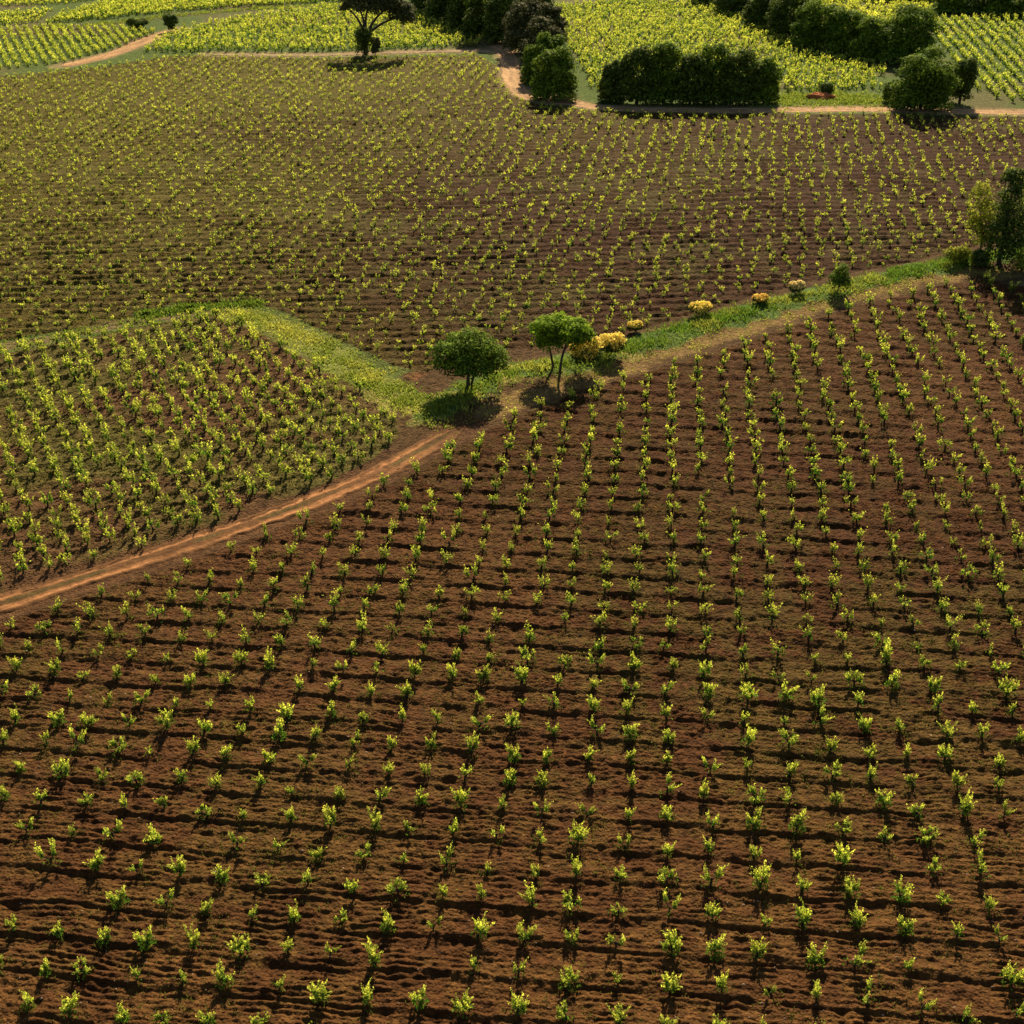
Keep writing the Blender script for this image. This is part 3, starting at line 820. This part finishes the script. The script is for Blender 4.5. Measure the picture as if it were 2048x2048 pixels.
t = place("round_shrub", (1581, 558), "small dark green shrub alone on the narrow end of the verge", "shrub")
lb = [(0, 0, .95, 1.1, 1.0, 1.05), (.12, .1, 1.95, .9, .85, .95), (-.35, 0, 1.3, .85, .8, .8), (.45, -.1, 1.1, .7, .7, .8)]
link("crown", crown_mesh("shrub_crown", lb, 0.17, 2.8, M_OAK, 131, 0.32, 0.06), t)
link("trunk", trunk_mesh("shrub_stem", limbs((0, 0, 0), (0, 0, .7), .06, lb, 8)), t)

# -- clump at the right edge
t = place("tall_tree", (1884, 500), "tall dark green tree with narrow pointed crown at the right edge", "tree")
lb = [(0, 0, 1.5, 1.9, 1.9, 1.7), (-.4, 0, 3.0, 1.8, 1.8, 1.9), (0, 0, 4.8, 1.7, 1.8, 2.0), (.1, .1, 6.6, 1.5, 1.5, 1.8), (.2, 0, 8.3, 1.15, 1.2, 1.5), (1.4, .1, 4.2, 1.5, 1.5, 1.9), (-.55, 0, 8.7, .9, .9, .9), (1.2, -.2, 1.8, 1.5, 1.5, 1.7)]
link("crown", crown_mesh("tall_crown", lb, 0.24, 2.6, M_DARK, 141, 0.3, 0.02), t)
link("trunk", trunk_mesh("tall_trunk", limbs((0, 0, 0), (0, 0, 3.0), .2, lb, 9)), t)
t = place("lime_tree", (1848, 490), "yellow green airy young tree left of the tall dark tree", "tree")
lb = [(-.4, 0, 4.6, 1.8, 1.6, 1.8), (-.9, .2, 6.2, 1.4, 1.4, 1.4), (.2, .1, 3.4, 1.4, 1.4, 1.4), (-1.0, 0, 3.3, 1.2, 1.2, 1.1), (.1, 0, 1.8, 1.2, 1.2, 1.3)]
link("crown", crown_mesh("lime_crown", lb, 0.22, 2.2, M_LIME, 143, 0.3, 0.15), t)
link("trunk", trunk_mesh("lime_trunk", limbs((0, 0, 0), (-.1, 0, 2.4), .1, lb, 10)), t)
t = place("leafy_tree", (1934, 482), "mid green leafy tree cut by the right picture edge behind the tall dark tree", "tree")
lb = [(0, 0, 2.6, 2.3, 2.1, 2.3), (.2, 0, 5.4, 2.1, 2.0, 2.1), (0, 0, 7.4, 1.7, 1.6, 1.9)]
link("crown", crown_mesh("leafy_crown", lb, 0.25, 2.0, M_BRIGHT, 145, 0.34, 0.15), t)
link("trunk", trunk_mesh("leafy_trunk", limbs((0, 0, 0), (0, 0, 2.4), .15, lb, 11)), t)
def shrub(px, w, h, mat, label, seed, leaf=0.2, group=None, gaps=0.1, name="low_shrub"):
    r = np.random.default_rng(seed)
    lb = [(r.normal(0, w * .17), r.normal(0, w * .12), h * r.uniform(.38, .52), w * r.uniform(.28, .36), w * r.uniform(.28, .34), h * r.uniform(.36, .46)) for _ in range(4)]
    lb.append((0, 0, h * .2, w * .38, w * .36, h * .22))
    t = place(name, px, label, "shrub", group)
    link("crown", crown_mesh("shrub_leaves", lb, leaf, 2.6, mat, seed, 0.34, gaps), t)
    link("trunk", trunk_mesh("shrub_base", limbs((0, 0, 0), (0, 0, h * .3), .06, lb, seed)), t)
    return t
shrub((1808, 500), 3.0, 1.9, M_LIME, "rounded olive green shrub on the verge in front of the lime tree", 151)
shrub((1848, 504), 2.2, 1.9, M_BROOM, "dull green shrub at the foot of the yellow green airy tree", 152)
shrub((1925, 512), 2.8, 2.0, M_LIME, "pale green shrub in the shade right of the tall dark tree's foot", 153)

# -- far umbrella pine with ivy at its foot
t = place("umbrella_pine", (690, 103), "large umbrella pine with forked limbs and a spreading dark crown", "tree")
lb = [(-0.6, 0, 8.6, 3.3, 3.2, 1.9), (2.2, .5, 9.2, 3.4, 3.2, 2.1), (5.0, 0, 7.9, 2.5, 2.5, 2.2), (6.7, .3, 6.7, 2.2, 2.2, 2.1), (4.2, -.5, 8.6, 2.8, 2.6, 1.8), (-2.5, .2, 7.6, 1.7, 1.6, 1.1), (7.5, 0, 5.7, 1.5, 1.5, 1.3), (5.6, -.2, 6.4, 1.8, 1.8, 1.5)]
lb += [(0.6, -1.0, 7.6, 2.4, 1.8, 1.0), (3.4, -1.2, 7.4, 2.0, 1.8, 1.2)]
link("crown", crown_mesh("pine_crown", lb, 0.34, 4.2, M_PINE, 161, 0.3, 0.02), t)
tp = np.array([0.1, 0, 3.4])
pp = [([(0, 0, -.2), (0.1, 0, 1.8), tp], [.5, .44, .38])]
for e in [(-2.4, .2, 7.4), (-0.9, 0, 8.2), (1.2, .3, 8.8), (4.2, -.2, 7.8), (6.2, .2, 6.3)]:
    e = np.array(e); pp.append(([tp - [0, 0, .3], tp * .5 + e * .5 + [-.25 * np.sign(e[0]), 0, .2], e], [.28, .2, .1]))
link("trunk", trunk_mesh("pine_trunk", pp), t)
shrub((684, 105), 3.6, 5.6, M_DARK, "dark bushy thicket wrapped round the foot of the umbrella pine", 163, 0.3, None, 0.0, "tall_shrub")
shrub((708, 104), 1.9, 3.4, M_PINE, "narrow brownish shrub on the right of the umbrella pine's foot", 164, 0.3, None, 0.1, "tall_shrub")
shrub((261, 54), 3.4, 1.9, M_DARK, "low dark bush in the green far field left of the sandy track end", 165, 0.32, None, 0.0, "dark_bush")
shrub((325, 60), 2.1, 3.6, M_DARK, "upright dark bush standing at the top end of the sandy track", 166, 0.32, None, 0.0, "dark_bush")

# -- larger trees in the distance
def far_tree(name, px, w, h, mat, label, seed, group=None, leaf=0.4, trunk_h=0.25, n=5, flat=False, gaps=0.03, deep=None):
    r = np.random.default_rng(seed)
    w2 = (deep or w)
    lb = []
    z0 = h * trunk_h
    m = n + 7
    for i in range(m):
        tt = 0.10 + 0.76 * (i + r.uniform(0, .8)) / m
        prof = math.sqrt(max(0.05, 1 - ((tt - 0.34) / 0.66) ** 2)) if tt > 0.34 else 0.86 + 0.14 * tt / 0.34
        room = max(0.0, 0.5 * prof - 0.20)
        sgn = 1 if i % 2 else -1
        rr = r.uniform(.19, .27)
        lb.append((sgn * w * room * r.uniform(.35, 1.15), r.normal(0, .12) * w2, max(z0 * .6, 0) + (h - z0 * .6) * tt, w * rr, w2 * r.uniform(.22, .30), h * r.uniform(.13, .2)))
    if trunk_h < 0.1:
        for bx in (-.27, -.02, .24):
            lb.append((bx * w, -w2 * r.uniform(.06, .16), h * r.uniform(.07, .12), w * r.uniform(.2, .27), w2 * .3, h * r.uniform(.12, .16)))
            lb.append((bx * w * .9, w2 * r.uniform(-.05, .1), h * r.uniform(.24, .32), w * r.uniform(.2, .25), w2 * .3, h * .17))
    lb.append((r.normal(0, w * .05), 0, h * .50, w * .30, w2 * .32, h * .32))
    lb.append((r.normal(0, w * .05), 0, h * .22, w * .38, w2 * .36, h * .24))
    t = place(name, px, label, "tree", group)
    link("crown", crown_mesh(name + "_crown", lb, leaf, 2.3, mat, seed, 0.33, gaps), t)
    link("trunk", trunk_mesh(name + "_trunk", limbs((0, 0, 0), (0, 0, max(z0, h * .3)), h * .022 + .05, lb[:4], seed)), t)
    return t

HG = "dark trees in the thick block behind the middle field"
hedge = [(1158, 197, 3.6, 6.0, "leftmost dark rounded tree of the thick block beside the dirt road"),
         (1203, 197, 4.6, 8.4, "tall dark tree second from the left end of the thick block"),
         (1255, 197, 4.8, 8.8, "dark leafy tree third from the left end of the thick block"),
         (1305, 198, 4.6, 7.4, "dark middle tree of the thick block with three on either side"),
         (1352, 198, 4.8, 8.4, "dark leafy tree third from the right end of the thick block"),
         (1400, 199, 4.6, 7.7, "slightly lighter dark tree second from the right end of the thick block"),
         (1448, 199, 3.8, 6.4, "rightmost dark tree of the thick block beside the grassy gap")]
for i, (px, py, w, h, lab) in enumerate(hedge):
    far_tree("block_tree", G(px, py) + np.array([0, 2.4 + (0.9, -.3, .5, -.2, .8, .1, .6)[i]]), w * (1.2 if i in (0, 6) else 1.42), h * 1.02, (M_DARK, M_DARK, M_OAK, M_DARK, M_OAK, M_DARK, M_OAK)[i], lab, 200 + i, HG, 0.36, 0.02, 7, deep=5.0)
far_tree("leafy_tree", (1045, 187), 7.4, 7.8, M_OAK, "dark round tree in the bend of the pale road left of the thick block", 220, None, 0.36, 0.03, 7)
far_tree("leafy_tree", (1012, 158), 5.4, 6.0, M_OAK, "low green tree overhanging the pale dirt road", 221, None, 0.34, 0.03, 5)
far_tree("leafy_tree", (1036, 152), 6.4, 7.4, M_OAK, "green tree squeezed between the dark road bend tree and the brownish pines", 225, None, 0.36, 0.03, 6)
far_tree("broad_pine", (1024, 124), 7.2, 7.4, M_PINE, "brownish green pine with rounded crown behind the dark road bend tree", 222, None, 0.36, 0.05, 6)
far_tree("broad_pine", (995, 100), 9.0, 8.6, M_PINE, "broad brownish pine rising highest beside the start of the road", 223, None, 0.38, 0.05, 7)
far_tree("broad_pine", (1035, 78), 7.0, 6.4, M_PINE, "brownish pine at the top corner of the bright east field", 224, None, 0.38, 0.05, 6)
WG = "dark trees in the shaded wood at the top middle"
for i, (px, py, w, h, lab) in enumerate([(808, 22, 7, 8, "leftmost dark tree of the shaded wood behind the umbrella pine"),
                                        (842, 38, 6.5, 8, "dark tree of the shaded wood second from its left end"),
                                        (878, 52, 6.5, 8.5, "dark tree in the middle of the shaded wood front"),
                                        (912, 66, 6.5, 8.8, "dark tree of the shaded wood close behind the road mouth"),
                                        (948, 80, 6.2, 8.0, "rightmost dark tree of the shaded wood beside the broad pines"),
                                        (925, 28, 8, 8, "dark tree in the rear of the shaded wood above the road mouth"),
                                        (870, 8, 8, 8, "dark tree at the rear left of the shaded wood"),
                                        (1000, 12, 9, 7, "dark tree at the rear right of the shaded wood behind the pines")]):
    far_tree("wood_tree", (px, py), w * 1.25, h * 1.1, M_DARK, lab, 240 + i, WG, 0.42, 0.04, 6)
DG = "trees in the slanting line behind the bright east field"
for i, (px, py, w, h, mt, lab) in enumerate([(1345, 4, 8, 5, M_DARK, "uppermost dark tree of the slanting tree line"),
                                            (1395, 26, 8, 6, M_DARK, "dark tree of the slanting line second from its upper end"),
                                            (1445, 52, 7.5, 7, M_DARK, "dark tree of the slanting line before it turns leafy green"),
                                            (1490, 72, 6.5, 8.2, M_DARK, "tall dark green tree of the slanting line with narrow head"),
                                            (1538, 90, 6.5, 7.8, M_OAK, "mid green rounded tree in the middle of the slanting line"),
                                            (1592, 100, 6.5, 7.6, M_OAK, "green tree of the slanting line with lighter foliage on top"),
                                            (1645, 112, 6.2, 6.8, M_OAK, "low green tree of the slanting line left of its last tall tree"),
                                            (1712, 116, 8.2, 9.4, M_OAK, "tallest round green tree at the lower end of the slanting line")]):
    far_tree("line_tree", (px, py), w * 1.35, h, mt, lab, 260 + i, DG, 0.38, 0.04, 6)
far_tree("leafy_tree", (1736, 203), 9.8, 8.4, M_OAK, "large round dark green tree beside the hedge road at the right", 280, None, 0.36, 0.02, 9)
far_tree("leaning_tree", (1810, 194), 4.6, 6.6, M_DARK, "small dark tree with bare leaning foot beside the large round tree", 281, None, 0.34, 0.16, 5)
shrub((1680, 190), 3.6, 3.4, M_OAK, "green side bush tucked against the left of the large round tree", 282, 0.34)
shrub((1558, 178), 2.6, 2.2, M_DARK, "small dark bush standing alone behind the red earth heap", 283, 0.3)
TG = "trees in the row along the top right corner"
for i, (px, py, w, h, lab) in enumerate([(1790, 24, 7, 3.6, "leftmost low dark tree of the top right row"),
                                        (1838, 24, 8, 4.2, "dark tree second from the left of the top right row"),
                                        (1885, 28, 8, 4.0, "low green tree in the middle of the top right row"),
                                        (1935, 26, 8, 4.6, "dark tree at the right end of the top right row")]):
    far_tree("row_tree", (px, py), w, h, M_DARK if i % 2 else M_OAK, lab, 290 + i, TG, 0.45, 0.03, 5)
for i, (px, py, w, h, lab) in enumerate([(1560, -6, 9, 5, "dark hedge tree in the far row above the slanting line"), (1660, -4, 10, 5, "second dark hedge tree in the far row above the slanting line"),
                                        (1750, -2, 9, 6, "dark hedge tree of the far row nearest the top right row"), (1850, -4, 12, 6, "tall dark tree behind the top right row")]):
    far_tree("hedge_tree", (px, py), w, h, M_DARK, lab, 300 + i, "dark trees of the farthest row", 0.5, 0.03, 5)

# -- heap of red earth
r = np.random.default_rng(5)
n, m = 34, 26
th, ph = np.meshgrid(np.linspace(0, 2 * np.pi, n, endpoint=False), np.linspace(0, np.pi / 2, m))
hx, hy = np.cos(th) * np.cos(ph), np.sin(th) * np.cos(ph)
bump = 0.75 + 0.5 * vnoise(hx * 3 + 5, hy * 3 + np.sin(ph) * 2, 1.0, 81)
V = np.stack([hx * 2.3 * bump, hy * 1.2 * bump, np.sin(ph) * 0.85 * bump - 0.05], -1).reshape(-1, 3)
idx = np.arange(n * m).reshape(m, n)
F = np.stack([idx[:-1], np.roll(idx, -1, 1)[:-1], np.roll(idx, -1, 1)[1:], idx[1:]], -1).reshape(-1, 4)
x, y = G(1550, 182)
tag(link("earth_heap", mesh_np("earth_heap", V, F, [M_HEAP], None, np.tile([[0.46, 0.14, 0.05]], (len(V), 1)), True), None, (x, y, hz(x, y))),
    "heap of bright red earth on the grass beyond the hedge road", "heap")

# -- stones turned up by the plough
oct_v = np.array([[1, 0, 0], [0, 1, 0], [-1, 0, 0], [0, -1, 0], [0, 0, 1], [0, 0, -1]], float)
oct_f = np.array([[0, 1, 4], [1, 2, 4], [2, 3, 4], [3, 0, 4], [1, 0, 5], [2, 1, 5], [3, 2, 5], [0, 3, 5]])
P = np.vstack([rand_poly(P_NEAR, 9000, rs, 95.0), rand_poly(P_LEFT, 1500, rs)])
n = len(P)
V = oct_v[None] * rs.uniform(0.6, 1.3, (n, 6, 1)) * (0.018 + 0.05 * rs.random(n)[:, None, None] ** 3) * np.array([1.2, 1.0, 0.7])
V = V + np.stack([P[:, 0], P[:, 1], height(P[:, 0], P[:, 1]) + 0.012], 1)[:, None]
F = (oct_f[None] + 6 * np.arange(n)[:, None, None]).reshape(-1, 3)
cc = np.repeat(np.array([[0.30, 0.20, 0.13]]) * rs.uniform(0.4, 1.5, (n, 1)), 6, 0)
tag(link("stones", mesh_np("stones", V.reshape(-1, 3), F, [M_HEAP], None, cc)), "small pale stones and clods lying on the ploughed soil", "stones", kind="stuff")
